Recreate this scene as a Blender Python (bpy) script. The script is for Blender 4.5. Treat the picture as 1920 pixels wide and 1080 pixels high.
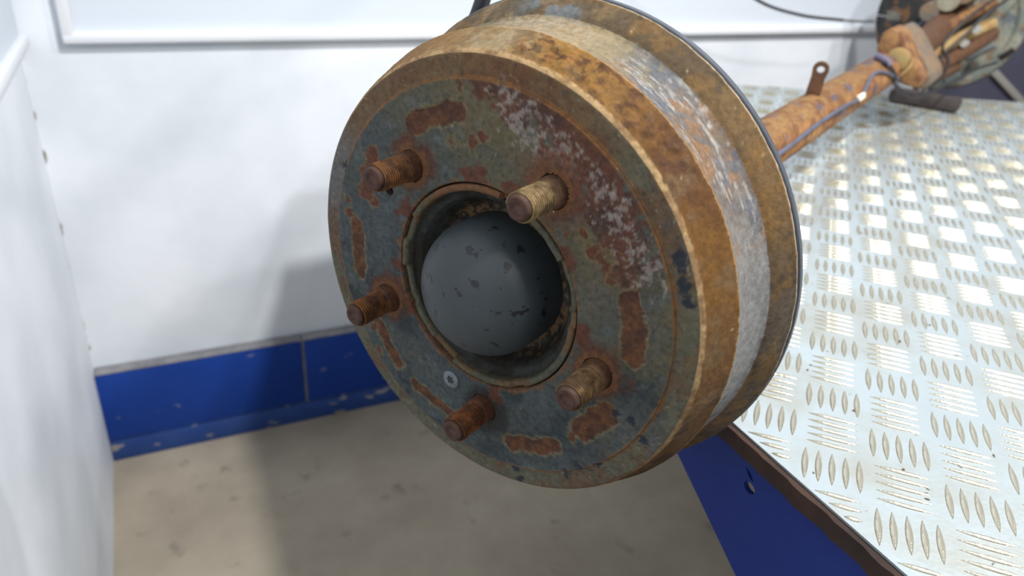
import bpy, bmesh, math
import numpy as np
from mathutils import Vector, Matrix

scene = bpy.context.scene
COL = scene.collection
for o in list(bpy.data.objects):
    bpy.data.objects.remove(o)

# ------------------------------------------------------------------ camera
CAM_M = np.array([[0.90460196, 0.14672592, -0.40020845],
                  [-0.42241475, 0.43435764, -0.79554963],
                  [0.05710584, 0.88870971, 0.45489997]])      # columns: right, up, back
CAM_P = np.array([0.0, 0.0, 1.1])
FPX = 1402.0
cam_d = bpy.data.cameras.new('camera')
cam = bpy.data.objects.new('camera', cam_d)
COL.objects.link(cam)
cam.matrix_world = Matrix([list(CAM_M[i]) + [CAM_P[i]] for i in range(3)] + [[0, 0, 0, 1]])
cam_d.sensor_width = 36.0
cam_d.lens = 36.0 * FPX / 1920.0
cam_d.clip_start = 0.02
cam_d.dof.use_dof = True
cam_d.dof.focus_distance = 0.44
cam_d.dof.aperture_fstop = 7.5
scene.camera = cam

# ------------------------------------------------------------------ world and lamps
wd = bpy.data.worlds.new('world')
scene.world = wd
wd.use_nodes = True
bg = wd.node_tree.nodes['Background']
bg.inputs[0].default_value = (0.88, 0.94, 1.0, 1)
bg.inputs[1].default_value = 0.27


def area_lamp(name, loc, target, power, size, color=(1, 1, 1)):
    d = bpy.data.lights.new(name, 'AREA')
    d.energy = power
    d.shape = 'DISK'
    d.size = size
    d.color = color
    o = bpy.data.objects.new(name, d)
    COL.objects.link(o)
    o.location = loc
    o.rotation_euler = (Vector(target) - Vector(loc)).to_track_quat('-Z', 'Y').to_euler()
    return o


area_lamp('overhead_light', (0.89, -0.064, 2.49), (0.4, 0.8, 0.5), 46, 0.14, (1.0, 0.99, 0.975))
area_lamp('overhead_light', (1.08, -0.86, 2.44), (0.4, 0.8, 0.5), 22, 0.16, (1.0, 0.99, 0.975))

area_lamp('overhead_light', (1.80, -0.10, 2.6), (1.2, 0.5, 0.78), 19, 0.12, (1.0, 0.99, 0.97))  # extra light, added to give the far tread bars their highlights

scene.view_settings.view_transform = 'Standard'
scene.view_settings.look = 'None'
scene.view_settings.gamma = 1.0
scene.view_settings.use_curve_mapping = False
scene.view_settings.exposure = 0.0


# ------------------------------------------------------------------ helpers
def lin(c):
    c = np.asarray(c, float) / 255.0
    return np.where(c <= 0.04045, c / 12.92, ((c + 0.055) / 1.055) ** 2.4)


def rgba(c):
    return tuple(float(v) for v in lin(c)) + (1.0,)


_rng = np.random.default_rng(7)
_TAB = _rng.random((32, 32, 32))


def vnoise(P, scale, seed=0):
    Q = np.asarray(P, float) * scale + seed * 7.31
    I = np.floor(Q).astype(int)
    F = Q - I
    F = F * F * (3 - 2 * F)
    out = 0
    for dx in (0, 1):
        for dy in (0, 1):
            for dz in (0, 1):
                w = (F[..., 0] if dx else 1 - F[..., 0]) * (F[..., 1] if dy else 1 - F[..., 1]) * (F[..., 2] if dz else 1 - F[..., 2])
                out = out + w * _TAB[(I[..., 0] + dx) % 32, (I[..., 1] + dy) % 32, (I[..., 2] + dz) % 32]
    return out


def fbm(P, scale, seed=0, octv=4, gain=0.55):
    s, a, t = 0, 1.0, 0
    for k in range(octv):
        s = s + a * vnoise(P, scale * 2.03 ** k, seed + k * 3)
        t += a
        a *= gain
    return np.clip((s / t - 0.5) * 1.7 + 0.5, 0, 1)


def sstep(a, b, x):
    t = np.clip((np.asarray(x, float) - a) / (b - a), 0, 1)
    return t * t * (3 - 2 * t)


def mixc(A, B, m):
    m = np.asarray(m)[..., None]
    return A * (1 - m) + B * m


def mat(name, base=(128, 128, 128), rough=0.6, metal=0.0, var=0.0, var_scale=20.0, base2=None,
        bump=0.0, bump_scale=60.0, spec=0.5, detail=6.0):
    m = bpy.data.materials.new(name)
    m.use_nodes = True
    nt = m.node_tree
    b = nt.nodes['Principled BSDF']
    b.inputs['Roughness'].default_value = rough
    b.inputs['Metallic'].default_value = metal
    b.inputs['Specular IOR Level'].default_value = spec
    b.inputs['Base Color'].default_value = rgba(base)
    tc = nt.nodes.new('ShaderNodeTexCoord')
    if base2 is not None:
        n = nt.nodes.new('ShaderNodeTexNoise')
        n.inputs['Scale'].default_value = var_scale
        n.inputs['Detail'].default_value = detail
        n.inputs['Roughness'].default_value = 0.6
        nt.links.new(tc.outputs['Object'], n.inputs['Vector'])
        r = nt.nodes.new('ShaderNodeValToRGB')
        r.color_ramp.elements[0].position = 0.5 - var
        r.color_ramp.elements[1].position = 0.5 + var
        r.color_ramp.elements[0].color = rgba(base)
        r.color_ramp.elements[1].color = rgba(base2)
        nt.links.new(n.outputs['Fac'], r.inputs['Fac'])
        nt.links.new(r.outputs['Color'], b.inputs['Base Color'])
    if bump:
        n2 = nt.nodes.new('ShaderNodeTexNoise')
        n2.inputs['Scale'].default_value = bump_scale
        n2.inputs['Detail'].default_value = 6
        nt.links.new(tc.outputs['Object'], n2.inputs['Vector'])
        bp = nt.nodes.new('ShaderNodeBump')
        bp.inputs['Strength'].default_value = bump
        bp.inputs['Distance'].default_value = 0.002
        nt.links.new(n2.outputs['Fac'], bp.inputs['Height'])
        nt.links.new(bp.outputs['Normal'], b.inputs['Normal'])
    return m


def nd(nt, typ, **kw):
    n = nt.nodes.new(typ)
    for k, v in kw.items():
        setattr(n, k, v)
    return n


def link_mesh(name, me, material=None, parent=None):
    o = bpy.data.objects.new(name, me)
    COL.objects.link(o)
    if material:
        me.materials.append(material)
    if parent is not None:
        o.parent = parent
    return o


def mesh_obj(name, verts, faces, material=None, parent=None, smooth=False, auto=None):
    me = bpy.data.meshes.new(name)
    me.from_pydata([tuple(map(float, v)) for v in verts], [], [tuple(int(i) for i in f) for f in faces])
    me.validate()
    me.update()
    if smooth or auto:
        me.polygons.foreach_set('use_smooth', [True] * len(me.polygons))
        if auto:
            me.set_sharp_from_angle(angle=math.radians(auto))
    return link_mesh(name, me, material, parent)


def bm_obj(name, bm, material=None, parent=None, auto=None):
    me = bpy.data.meshes.new(name)
    bmesh.ops.recalc_face_normals(bm, faces=bm.faces[:])
    bm.to_mesh(me)
    bm.free()
    if auto:
        me.polygons.foreach_set('use_smooth', [True] * len(me.polygons))
        me.set_sharp_from_angle(angle=math.radians(auto))
    return link_mesh(name, me, material, parent)


def set_color(o, rgb, alpha=None, name='Col'):
    me = o.data
    a = me.color_attributes.new(name, 'FLOAT_COLOR', 'POINT')
    n = len(me.vertices)
    arr = np.ones((n, 4), np.float32)
    arr[:, :3] = rgb
    if alpha is not None:
        arr[:, 3] = alpha
    a.data.foreach_set('color', arr.ravel())


def lathe(prof, nth=96, close_ang=True):
    """profile list of (r, z) -> verts, faces around the z axis"""
    th = np.linspace(0, 2 * math.pi, nth, endpoint=False)
    V = []
    for r, z in prof:
        V.append(np.c_[r * np.cos(th), r * np.sin(th), np.full(nth, z)])
    V = np.concatenate(V)
    F = []
    for i in range(len(prof) - 1):
        a, b = i * nth, (i + 1) * nth
        for j in range(nth):
            k = (j + 1) % nth
            F.append((a + j, a + k, b + k, b + j))
    return V, F


def add_box(bm, lo, hi, bevel=0.0, M=None):
    r = bmesh.ops.create_cube(bm, size=1)
    vs = r['verts']
    for v in vs:
        v.co = Vector([lo[i] + (v.co[i] + 0.5) * (hi[i] - lo[i]) for i in range(3)])
    if bevel:
        es = list({e for v in vs for e in v.link_edges})
        rb = bmesh.ops.bevel(bm, geom=es, offset=bevel, segments=2, affect='EDGES', profile=0.5)
        vs = rb['verts']
    if M is not None:
        for v in vs:
            v.co = M @ v.co
    return vs


def box(name, lo, hi, material, parent=None, bevel=0.0, M=None):
    bm = bmesh.new()
    add_box(bm, lo, hi, bevel, M)
    return bm_obj(name, bm, material, parent, auto=40 if bevel else None)


def smooth_path(pts, n=12):
    pts = [np.array(p, float) for p in pts]
    P = [2 * pts[0] - pts[1]] + pts + [2 * pts[-1] - pts[-2]]
    out = []
    for i in range(1, len(P) - 2):
        for k in range(n):
            t = k / n
            p0, p1, p2, p3 = P[i - 1], P[i], P[i + 1], P[i + 2]
            out.append(0.5 * (2 * p1 + (p2 - p0) * t + (2 * p0 - 5 * p1 + 4 * p2 - p3) * t * t + (3 * p1 - p0 - 3 * p2 + p3) * t ** 3))
    out.append(pts[-1])
    return out


def tube_mesh(path, rad, seg=12):
    path = [Vector(p) for p in path]
    n = len(path)
    if not hasattr(rad, '__len__'):
        rad = [rad] * n
    V, F = [], []
    t0 = (path[1] - path[0]).normalized()
    ref = Vector((0, 0, 1)) if abs(t0.z) < 0.9 else Vector((1, 0, 0))
    u = t0.cross(ref).normalized()
    for i, p in enumerate(path):
        t = (path[min(i + 1, n - 1)] - path[max(i - 1, 0)]).normalized()
        u = (u - t * u.dot(t)).normalized()
        w = t.cross(u)
        for k in range(seg):
            a = 2 * math.pi * k / seg
            V.append(p + (u * math.cos(a) + w * math.sin(a)) * rad[i])
    for i in range(n - 1):
        for k in range(seg):
            F.append((i * seg + k, i * seg + (k + 1) % seg, (i + 1) * seg + (k + 1) % seg, (i + 1) * seg + k))
    F.append(tuple(range(seg))[::-1])
    F.append(tuple(range((n - 1) * seg, n * seg)))
    return V, F


def tube(name, path, rad, material, parent=None, seg=12):
    V, F = tube_mesh(path, rad, seg)
    return mesh_obj(name, V, F, material, parent, auto=50)


def tag(o, label=None, cat=None, kind=None, group=None):
    if label:
        o['label'] = label
    if cat:
        o['category'] = cat
    if kind:
        o['kind'] = kind
    if group:
        o['group'] = group
    return o


# ------------------------------------------------------------------ surface materials
def wall_material():
    m = mat('white_wall_paint', (226, 231, 238), 0.55, bump=0.25, bump_scale=45)
    nt = m.node_tree
    b = nt.nodes['Principled BSDF']
    g = nd(nt, 'ShaderNodeNewGeometry')
    sp = nd(nt, 'ShaderNodeSeparateXYZ')
    nt.links.new(g.outputs['Position'], sp.inputs[0])
    # faint grey smudges
    n = nd(nt, 'ShaderNodeTexNoise')
    n.inputs['Scale'].default_value = 5
    n.inputs['Detail'].default_value = 8
    nt.links.new(g.outputs['Position'], n.inputs['Vector'])
    r = nd(nt, 'ShaderNodeValToRGB')
    r.color_ramp.elements[0].position = 0.35
    r.color_ramp.elements[1].position = 0.65
    r.color_ramp.elements[0].color = rgba((216, 222, 228))
    r.color_ramp.elements[1].color = rgba((232, 236, 242))
    nt.links.new(n.outputs['Fac'], r.inputs['Fac'])
    # dirt and mould along the corner of the two walls
    dx = nd(nt, 'ShaderNodeMath', operation='ADD')
    dx.inputs[1].default_value = 0.184
    nt.links.new(sp.outputs[0], dx.inputs[0])
    dy = nd(nt, 'ShaderNodeMath', operation='SUBTRACT')
    dy.inputs[0].default_value = 1.494
    nt.links.new(sp.outputs[1], dy.inputs[1])
    mx = nd(nt, 'ShaderNodeMath', operation='MAXIMUM')
    nt.links.new(dx.outputs[0], mx.inputs[0])
    nt.links.new(dy.outputs[0], mx.inputs[1])
    n2 = nd(nt, 'ShaderNodeTexNoise')
    n2.inputs['Scale'].default_value = 16
    n2.inputs['Detail'].default_value = 5
    nt.links.new(g.outputs['Position'], n2.inputs['Vector'])
    wdt = nd(nt, 'ShaderNodeMapRange')
    wdt.inputs['From Min'].default_value = 0.52
    wdt.inputs['From Max'].default_value = 0.75
    wdt.inputs['To Min'].default_value = 0.0
    wdt.inputs['To Max'].default_value = 0.011
    nt.links.new(n2.outputs['Fac'], wdt.inputs['Value'])
    lt = nd(nt, 'ShaderNodeMath', operation='SUBTRACT')
    nt.links.new(wdt.outputs[0], lt.inputs[0])
    nt.links.new(mx.outputs[0], lt.inputs[1])
    ms = nd(nt, 'ShaderNodeMapRange')
    ms.inputs['From Min'].default_value = 0.0
    ms.inputs['From Max'].default_value = 0.004
    nt.links.new(lt.outputs[0], ms.inputs['Value'])
    mixn = nd(nt, 'ShaderNodeMixRGB')
    mixn.inputs[2].default_value = rgba((112, 98, 70))
    nt.links.new(ms.outputs[0], mixn.inputs[0])
    nt.links.new(r.outputs['Color'], mixn.inputs[1])
    nt.links.new(mixn.outputs[0], b.inputs['Base Color'])
    return m


def floor_material():
    m = mat('stained_concrete', (140, 129, 114), 0.85, base2=(180, 169, 149), var=0.3, var_scale=4.5, bump=0.4, bump_scale=70, detail=10)
    nt = m.node_tree
    b = nt.nodes['Principled BSDF']
    tc = [n for n in nt.nodes if n.type == 'TEX_COORD'][0]
    src = b.inputs['Base Color'].links[0].from_socket
    n = nd(nt, 'ShaderNodeTexNoise')
    n.inputs['Scale'].default_value = 16
    n.inputs['Detail'].default_value = 8
    nt.links.new(tc.outputs['Object'], n.inputs['Vector'])
    r = nd(nt, 'ShaderNodeMapRange')
    r.inputs['From Min'].default_value = 0.62
    r.inputs['From Max'].default_value = 0.8
    nt.links.new(n.outputs['Fac'], r.inputs['Value'])
    mx = nd(nt, 'ShaderNodeMixRGB')
    mx.inputs[2].default_value = rgba((96, 88, 80))
    nt.links.new(r.outputs[0], mx.inputs[0])
    nt.links.new(src, mx.inputs[1])
    nt.links.new(mx.outputs[0], b.inputs['Base Color'])
    return m


def blue_paint(name, base, base2, chip, chip_lo, scale=30.0):
    m = mat(name, base, 0.5, base2=base2, var=0.3, var_scale=9, bump=0.3, bump_scale=50)
    nt = m.node_tree
    b = nt.nodes['Principled BSDF']
    tc = [n for n in nt.nodes if n.type == 'TEX_COORD'][0]
    src = b.inputs['Base Color'].links[0].from_socket
    n = nd(nt, 'ShaderNodeTexNoise')
    n.inputs['Scale'].default_value = scale
    n.inputs['Detail'].default_value = 6
    mp = nd(nt, 'ShaderNodeMapping')
    mp.inputs['Scale'].default_value = (0.6, 1, 1.4)
    nt.links.new(tc.outputs['Object'], mp.inputs['Vector'])
    nt.links.new(mp.outputs[0], n.inputs['Vector'])
    r = nd(nt, 'ShaderNodeMapRange')
    r.inputs['From Min'].default_value = chip_lo
    r.inputs['From Max'].default_value = chip_lo + 0.04
    nt.links.new(n.outputs['Fac'], r.inputs['Value'])
    mx = nd(nt, 'ShaderNodeMixRGB')
    mx.inputs[2].default_value = rgba(chip)
    nt.links.new(r.outputs[0], mx.inputs[0])
    nt.links.new(src, mx.inputs[1])
    nt.links.new(mx.outputs[0], b.inputs['Base Color'])
    return m


M_wall = wall_material()
M_panel = mat('white_panel', (205, 212, 221), 0.6, spec=0.25)
M_trim = mat('white_trim', (228, 230, 234), 0.4)
M_floor = floor_material()
M_bluewall = blue_paint('blue_skirting_paint', (22, 58, 138), (28, 66, 150), (128, 132, 146), 0.68)
M_bluestrip = blue_paint('worn_blue_strip_paint', (34, 64, 130), (54, 80, 138), (150, 146, 142), 0.60)
M_ledge = mat('grey_ledge_mortar', (150, 148, 150), 0.9, base2=(112, 112, 118), var=0.2, var_scale=30, bump=0.5)

# ------------------------------------------------------------------ room shell
WY, LX = 1.494, -0.184


def quad(name, pts, material):
    return tag(mesh_obj(name, pts, [tuple(range(len(pts)))], material), kind='structure')


tag(box('floor', (LX - 0.1, -2.2, -0.08), (3.6, WY + 0.1, 0.0), M_floor), kind='structure')
tag(box('wall_back', (LX - 0.1, WY, 0.0), (3.6, WY + 0.1, 2.7), M_wall), kind='structure')
tag(box('wall_left', (LX - 0.1, -2.2, 0.0), (LX, WY, 2.7), M_wall), kind='structure')

# blue skirting course along the back wall, built of blocks
base = bpy.data.objects.new('baseboard_back', None)
COL.objects.link(base)
tag(base, kind='structure')
xs = [LX, 0.226, 0.64, 1.05, 1.46, 1.87, 2.28, 2.69, 3.1, 3.6]
for i in range(len(xs) - 1):
    box('block', (xs[i] + (0.003 if i else 0.0), WY - 0.031, 0.052), (xs[i + 1] - 0.003, WY - 0.0005, 0.214), M_bluewall, base, bevel=0.003)
    box('ledge', (xs[i] + 0.001, WY - 0.030, 0.2142), (xs[i + 1] - 0.001, WY - 0.0005, 0.219), M_ledge, base, bevel=0.002)
box('joint', (LX + 0.001, WY - 0.026, 0.001), (3.599, WY - 0.0006, 0.213), M_ledge, base)
box('lower_strip', (LX + 0.001, WY - 0.032, 0.0), (3.6, WY - 0.0007, 0.049), M_bluestrip, base, bevel=0.003)


def trim_frame(name, segs):
    """rounded moulding of quarter-round section along straight runs"""
    root = bpy.data.objects.new(name, None)
    COL.objects.link(root)
    tag(root, kind='structure')
    for lo, hi in segs:
        box('moulding', lo, hi, M_trim, root, bevel=0.006)
    return root


PZ = 0.852
trim_frame('trim_1', [((-0.118, WY - 0.02, PZ), (3.4, WY - 0.0003, PZ + 0.02)),
                      ((-0.118, WY - 0.0199, PZ + 0.0005), (-0.098, WY - 0.0003, 2.1))])
trim_frame('trim_2', [((LX + 0.0003, -1.5, PZ - 0.004), (LX + 0.018, WY - 0.005, PZ + 0.016))])
tag(box('wall_panel_back', (-0.098, WY - 0.006, PZ + 0.02), (3.4, WY - 0.0004, 2.1), M_panel), kind='structure')
tag(box('wall_panel_left', (LX + 0.0004, -1.5, PZ + 0.016), (LX + 0.006, WY - 0.012, 2.1), M_panel), kind='structure')

# ------------------------------------------------------------------ table with tread plate
TZ = 0.784
EX = 0.339
BK = lambda x: 1.258 - 0.486 * (x - 1.1665)
POLY = [(EX, -0.6), (2.35, -0.6), (2.35, BK(2.35)), (1.15, BK(1.15)), (EX, 1.2)]


def M_plate_make():
    m = mat('tread_aluminium', (214, 220, 224), 0.34, metal=0.55, bump=0.12, bump_scale=240)
    nt = m.node_tree
    b = nt.nodes['Principled BSDF']
    tc = [n for n in nt.nodes if n.type == 'TEX_COORD'][0]
    n = nd(nt, 'ShaderNodeTexNoise')
    n.inputs['Scale'].default_value = 11
    n.inputs['Detail'].default_value = 9
    n.inputs['Roughness'].default_value = 0.65
    nt.links.new(tc.outputs['Object'], n.inputs['Vector'])
    r = nd(nt, 'ShaderNodeValToRGB')
    e = r.color_ramp.elements
    e[0].position, e[0].color = 0.46, rgba((186, 197, 201))
    e[1].position, e[1].color = 0.85, rgba((156, 148, 126))
    nt.links.new(n.outputs['Fac'], r.inputs['Fac'])
    n2 = nd(nt, 'ShaderNodeTexNoise')
    n2.inputs['Scale'].default_value = 90
    n2.inputs['Detail'].default_value = 4
    nt.links.new(tc.outputs['Object'], n2.inputs['Vector'])
    s = nd(nt, 'ShaderNodeMapRange')
    s.inputs['From Min'].default_value = 0.70
    s.inputs['From Max'].default_value = 0.74
    nt.links.new(n2.outputs['Fac'], s.inputs['Value'])
    mx = nd(nt, 'ShaderNodeMixRGB')
    mx.inputs[2].default_value = rgba((92, 76, 56))
    nt.links.new(s.outputs[0], mx.inputs[0])
    nt.links.new(r.outputs['Color'], mx.inputs[1])
    nt.links.new(mx.outputs[0], b.inputs['Base Color'])
    rr = nd(nt, 'ShaderNodeMapRange')
    rr.inputs['To Min'].default_value = 0.26
    rr.inputs['To Max'].default_value = 0.5
    nt.links.new(n.outputs['Fac'], rr.inputs['Value'])
    nt.links.new(rr.outputs[0], b.inputs['Roughness'])
    return m


M_plate = M_plate_make()
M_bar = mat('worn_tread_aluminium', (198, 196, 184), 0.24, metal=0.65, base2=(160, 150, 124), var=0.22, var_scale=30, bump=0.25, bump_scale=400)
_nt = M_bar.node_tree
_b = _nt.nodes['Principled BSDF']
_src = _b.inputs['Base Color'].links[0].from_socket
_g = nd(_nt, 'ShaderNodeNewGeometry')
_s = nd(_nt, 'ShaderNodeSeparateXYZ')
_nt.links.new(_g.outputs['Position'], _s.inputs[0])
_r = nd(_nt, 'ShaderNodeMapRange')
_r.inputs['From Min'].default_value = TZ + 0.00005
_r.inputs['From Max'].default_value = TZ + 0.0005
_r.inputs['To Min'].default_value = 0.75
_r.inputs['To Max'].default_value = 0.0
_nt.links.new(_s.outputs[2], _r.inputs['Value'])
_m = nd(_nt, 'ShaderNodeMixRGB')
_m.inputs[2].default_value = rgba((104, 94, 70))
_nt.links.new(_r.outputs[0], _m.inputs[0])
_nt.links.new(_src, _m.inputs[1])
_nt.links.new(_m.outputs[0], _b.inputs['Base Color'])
M_wood = mat('dark_plywood', (62, 42, 33), 0.95, base2=(34, 23, 18), var=0.2, var_scale=26, bump=0.8, bump_scale=60)
M_bluesteel = blue_paint('blue_steel_paint', (22, 40, 104), (26, 46, 114), (14, 22, 50), 0.74, 90)
for _m in (M_bluesteel, M_bluewall, M_bluestrip):
    _m.node_tree.nodes['Principled BSDF'].inputs['Specular IOR Level'].default_value = 0.2

table = bpy.data.objects.new('workbench', None)
COL.objects.link(table)
table.location = (EX, 0, 0)
tag(table, 'blue steel workbench topped with plywood and silver tread plate', 'workbench')


def prism(name, poly, z0, z1, material, parent, off=(0, 0, 0)):
    n = len(poly)
    V = [(x - off[0], y - off[1], z0) for x, y in poly] + [(x - off[0], y - off[1], z1) for x, y in poly]
    F = [tuple(range(n))[::-1], tuple(range(n, 2 * n))]
    F += [(i, (i + 1) % n, n + (i + 1) % n, n + i) for i in range(n)]
    return mesh_obj(name, V, F, material, parent)


plate = prism('tread_plate', POLY, TZ - 0.0018, TZ, M_plate, table, (EX, 0, 0))
# plywood board with a ragged front edge
rag = []
for k in range(260):
    y = 1.2 - (1.2 + 0.6) * (k + 1) / 261
    rag.append((EX - 0.0044 + 0.0034 * (float(fbm(np.array([[y * 170, 0.3, 0.1]]), 1)[0]) - 0.62), y))
wp = [(EX - 0.004, -0.6), (2.35, -0.6), (2.35, BK(2.35)), (1.15, BK(1.15)), (EX - 0.004, 1.2)] + rag
prism('plywood_board', wp, TZ - 0.0150, TZ - 0.0019, M_wood, table, (EX, 0, 0))

# slanted side panel with two holes
bm = bmesh.new()


def loop(bm, pts):
    vs = [bm.verts.new((0, y, z)) for y, z in pts]
    return [bm.edges.new((vs[i], vs[(i + 1) % len(vs)])) for i in range(len(vs))]


es = loop(bm, [(0.452, TZ - 0.0151), (-0.58, TZ - 0.0151), (-0.58, 0.173)])
es += loop(bm, [(0.2861 + 0.0056 * math.cos(a), 0.7462 + 0.0042 * math.sin(a)) for a in np.linspace(0, 2 * math.pi, 20, endpoint=False)])
es += loop(bm, [(0.2890 + 0.0046 * math.cos(a) * (1 + 0.3 * math.sin(2 * a)), 0.7561 + 0.0020 * math.sin(a) + 0.0022 * math.cos(a)) for a in np.linspace(0, 2 * math.pi, 16, endpoint=False)])
bmesh.ops.triangle_fill(bm, use_beauty=True, edges=es)
r = bmesh.ops.extrude_face_region(bm, geom=bm.faces[:])
bmesh.ops.translate(bm, vec=(0.004, 0, 0), verts=[v for v in r['geom'] if isinstance(v, bmesh.types.BMVert)])
o = bm_obj('side_panel', bm, M_bluesteel, table)
o.location = (0.001, 0, 0)
box('leg', (2.24 - EX, -0.5, 0.0), (2.30 - EX, -0.44, TZ - 0.0151), M_bluesteel, table, bevel=0.004)
box('leg', (2.24 - EX, 0.55, 0.0), (2.30 - EX, 0.61, TZ - 0.0151), M_bluesteel, table, bevel=0.004)
box('leg', (0.40 - EX, -0.56, 0.0), (0.46 - EX, -0.50, TZ - 0.0151), M_bluesteel, table, bevel=0.004)

# the raised five-bar tread pattern
PITCH = 0.0432
A0 = np.array([0.3677, 0.2492])
au, av = math.radians(-46.5), math.radians(43.5)
U = np.array([math.cos(au), math.sin(au)])
Vv = np.array([math.cos(av), math.sin(av)])


def bar_geom(L=0.0355, Wd=0.0046, Hh=0.0015):
    V, F = [], []
    ns, nc = 8, 5
    for i in range(ns + 1):
        s = -1 + 2 * i / ns
        w = Wd / 2 * max(0.0, 1 - abs(s) ** 2.1)
        h = Hh * max(0.0, 1 - abs(s) ** 2.6)
        for j in range(nc):
            q = -1 + 2 * j / (nc - 1)
            V.append((s * L / 2, q * w, h * (1 - abs(q) ** 1.9)))
    for i in range(ns):
        for j in range(nc - 1):
            a = i * nc + j
            F.append((a, a + nc, a + nc + 1, a + 1))
    return np.array(V), F


BV, BF = bar_geom()
bar_me = bpy.data.meshes.new('tread_bar')
bar_me.from_pydata([tuple(v) for v in BV], [], BF)
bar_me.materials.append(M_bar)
bar_me.polygons.foreach_set('use_smooth', [True] * len(bar_me.polygons))
for p in bar_me.polygons:
    p.flip()


def inside(pt, m=0.0):
    x, y = pt
    if x < EX + m or x > 2.35 - m or y < -0.6 + m or y > BK(x) - m:
        return False
    if x < 1.15 and y > 1.2 + (x - EX) * (BK(1.15) - 1.2) / (1.15 - EX) - m:
        return False
    return True


def project(P):
    q = CAM_M.T @ (np.asarray(P) - CAM_P)
    return 960 + FPX * q[0] / -q[2], 540 - FPX * q[1] / -q[2], -q[2]


DC = np.array([0.167, 0.3723, 0.8891])
DN = np.array([-0.8737, -0.4862, -0.0165])
DN /= np.linalg.norm(DN)
bars = []
N = 70
for i in range(-N, N):
    for j in range(-N, N):
        cc = A0 + U * i * PITCH + Vv * j * PITCH
        if not inside(cc, -0.02):
            continue
        vert = (i + j) % 2 == 0
        along, across, ang = (Vv, U, av) if vert else (U, Vv, au)
        for k in range(-2, 3):
            p = cc + across * k * PITCH * 0.196
            ok = [t for t in np.linspace(-1, 1, 17) if inside(p + along * 0.0178 * t, 0.0006)]
            if len(ok) > 4:
                mid, half = (ok[0] + ok[-1]) / 2, (ok[-1] - ok[0]) / 2
                q_ = p + along * 0.0178 * mid
                bars.append((q_[0], q_[1], ang, half))


def visible_rank(b):
    P = np.array([b[0], b[1], TZ])
    x, y, z = project(P)
    if z <= 0 or not (-20 < x < 1940 and -20 < y < 1100):
        return 1e9
    d = P - CAM_P
    s = ((DC - DN * 0.085 - CAM_P) @ DN) / (d @ DN)
    if 0 < s < 1 and np.linalg.norm(CAM_P + d * s - (DC - DN * 0.085)) < 0.166:
        return 1e9
    return float(np.linalg.norm(d))


bars.sort(key=visible_rank)
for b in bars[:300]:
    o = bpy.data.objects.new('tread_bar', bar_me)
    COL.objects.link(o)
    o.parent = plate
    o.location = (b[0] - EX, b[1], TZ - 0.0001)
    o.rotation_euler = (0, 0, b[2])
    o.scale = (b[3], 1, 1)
RV, RF = [], []
nb = len(BV)
BFf = [tuple(reversed(f)) for f in BF]
for q, b in enumerate(bars[300:]):
    cs, sn = math.cos(b[2]), math.sin(b[2])
    W = (BV * np.array([b[3], 1, 1])) @ np.array([[cs, sn, 0], [-sn, cs, 0], [0, 0, 1]]) + np.array([b[0] - EX, b[1], TZ - 0.0001])
    RV.append(W)
    RF += [tuple(v + q * nb for v in f) for f in BFf]
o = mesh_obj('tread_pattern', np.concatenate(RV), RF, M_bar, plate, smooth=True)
tag(o, kind='stuff')

# ------------------------------------------------------------------ the axle
axle = bpy.data.objects.new('rear_axle', None)
COL.objects.link(axle)
yl = np.array([0, 0, 1.0]) - DN * DN[2]
yl /= np.linalg.norm(yl)
xl = np.cross(yl, DN)
axle.matrix_world = Matrix([[xl[i], yl[i], DN[i], DC[i]] for i in range(3)] + [[0, 0, 0, 1]])
tag(axle, 'rusty rear beam axle with brake drum lying across the tread plate workbench', 'axle')


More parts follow.
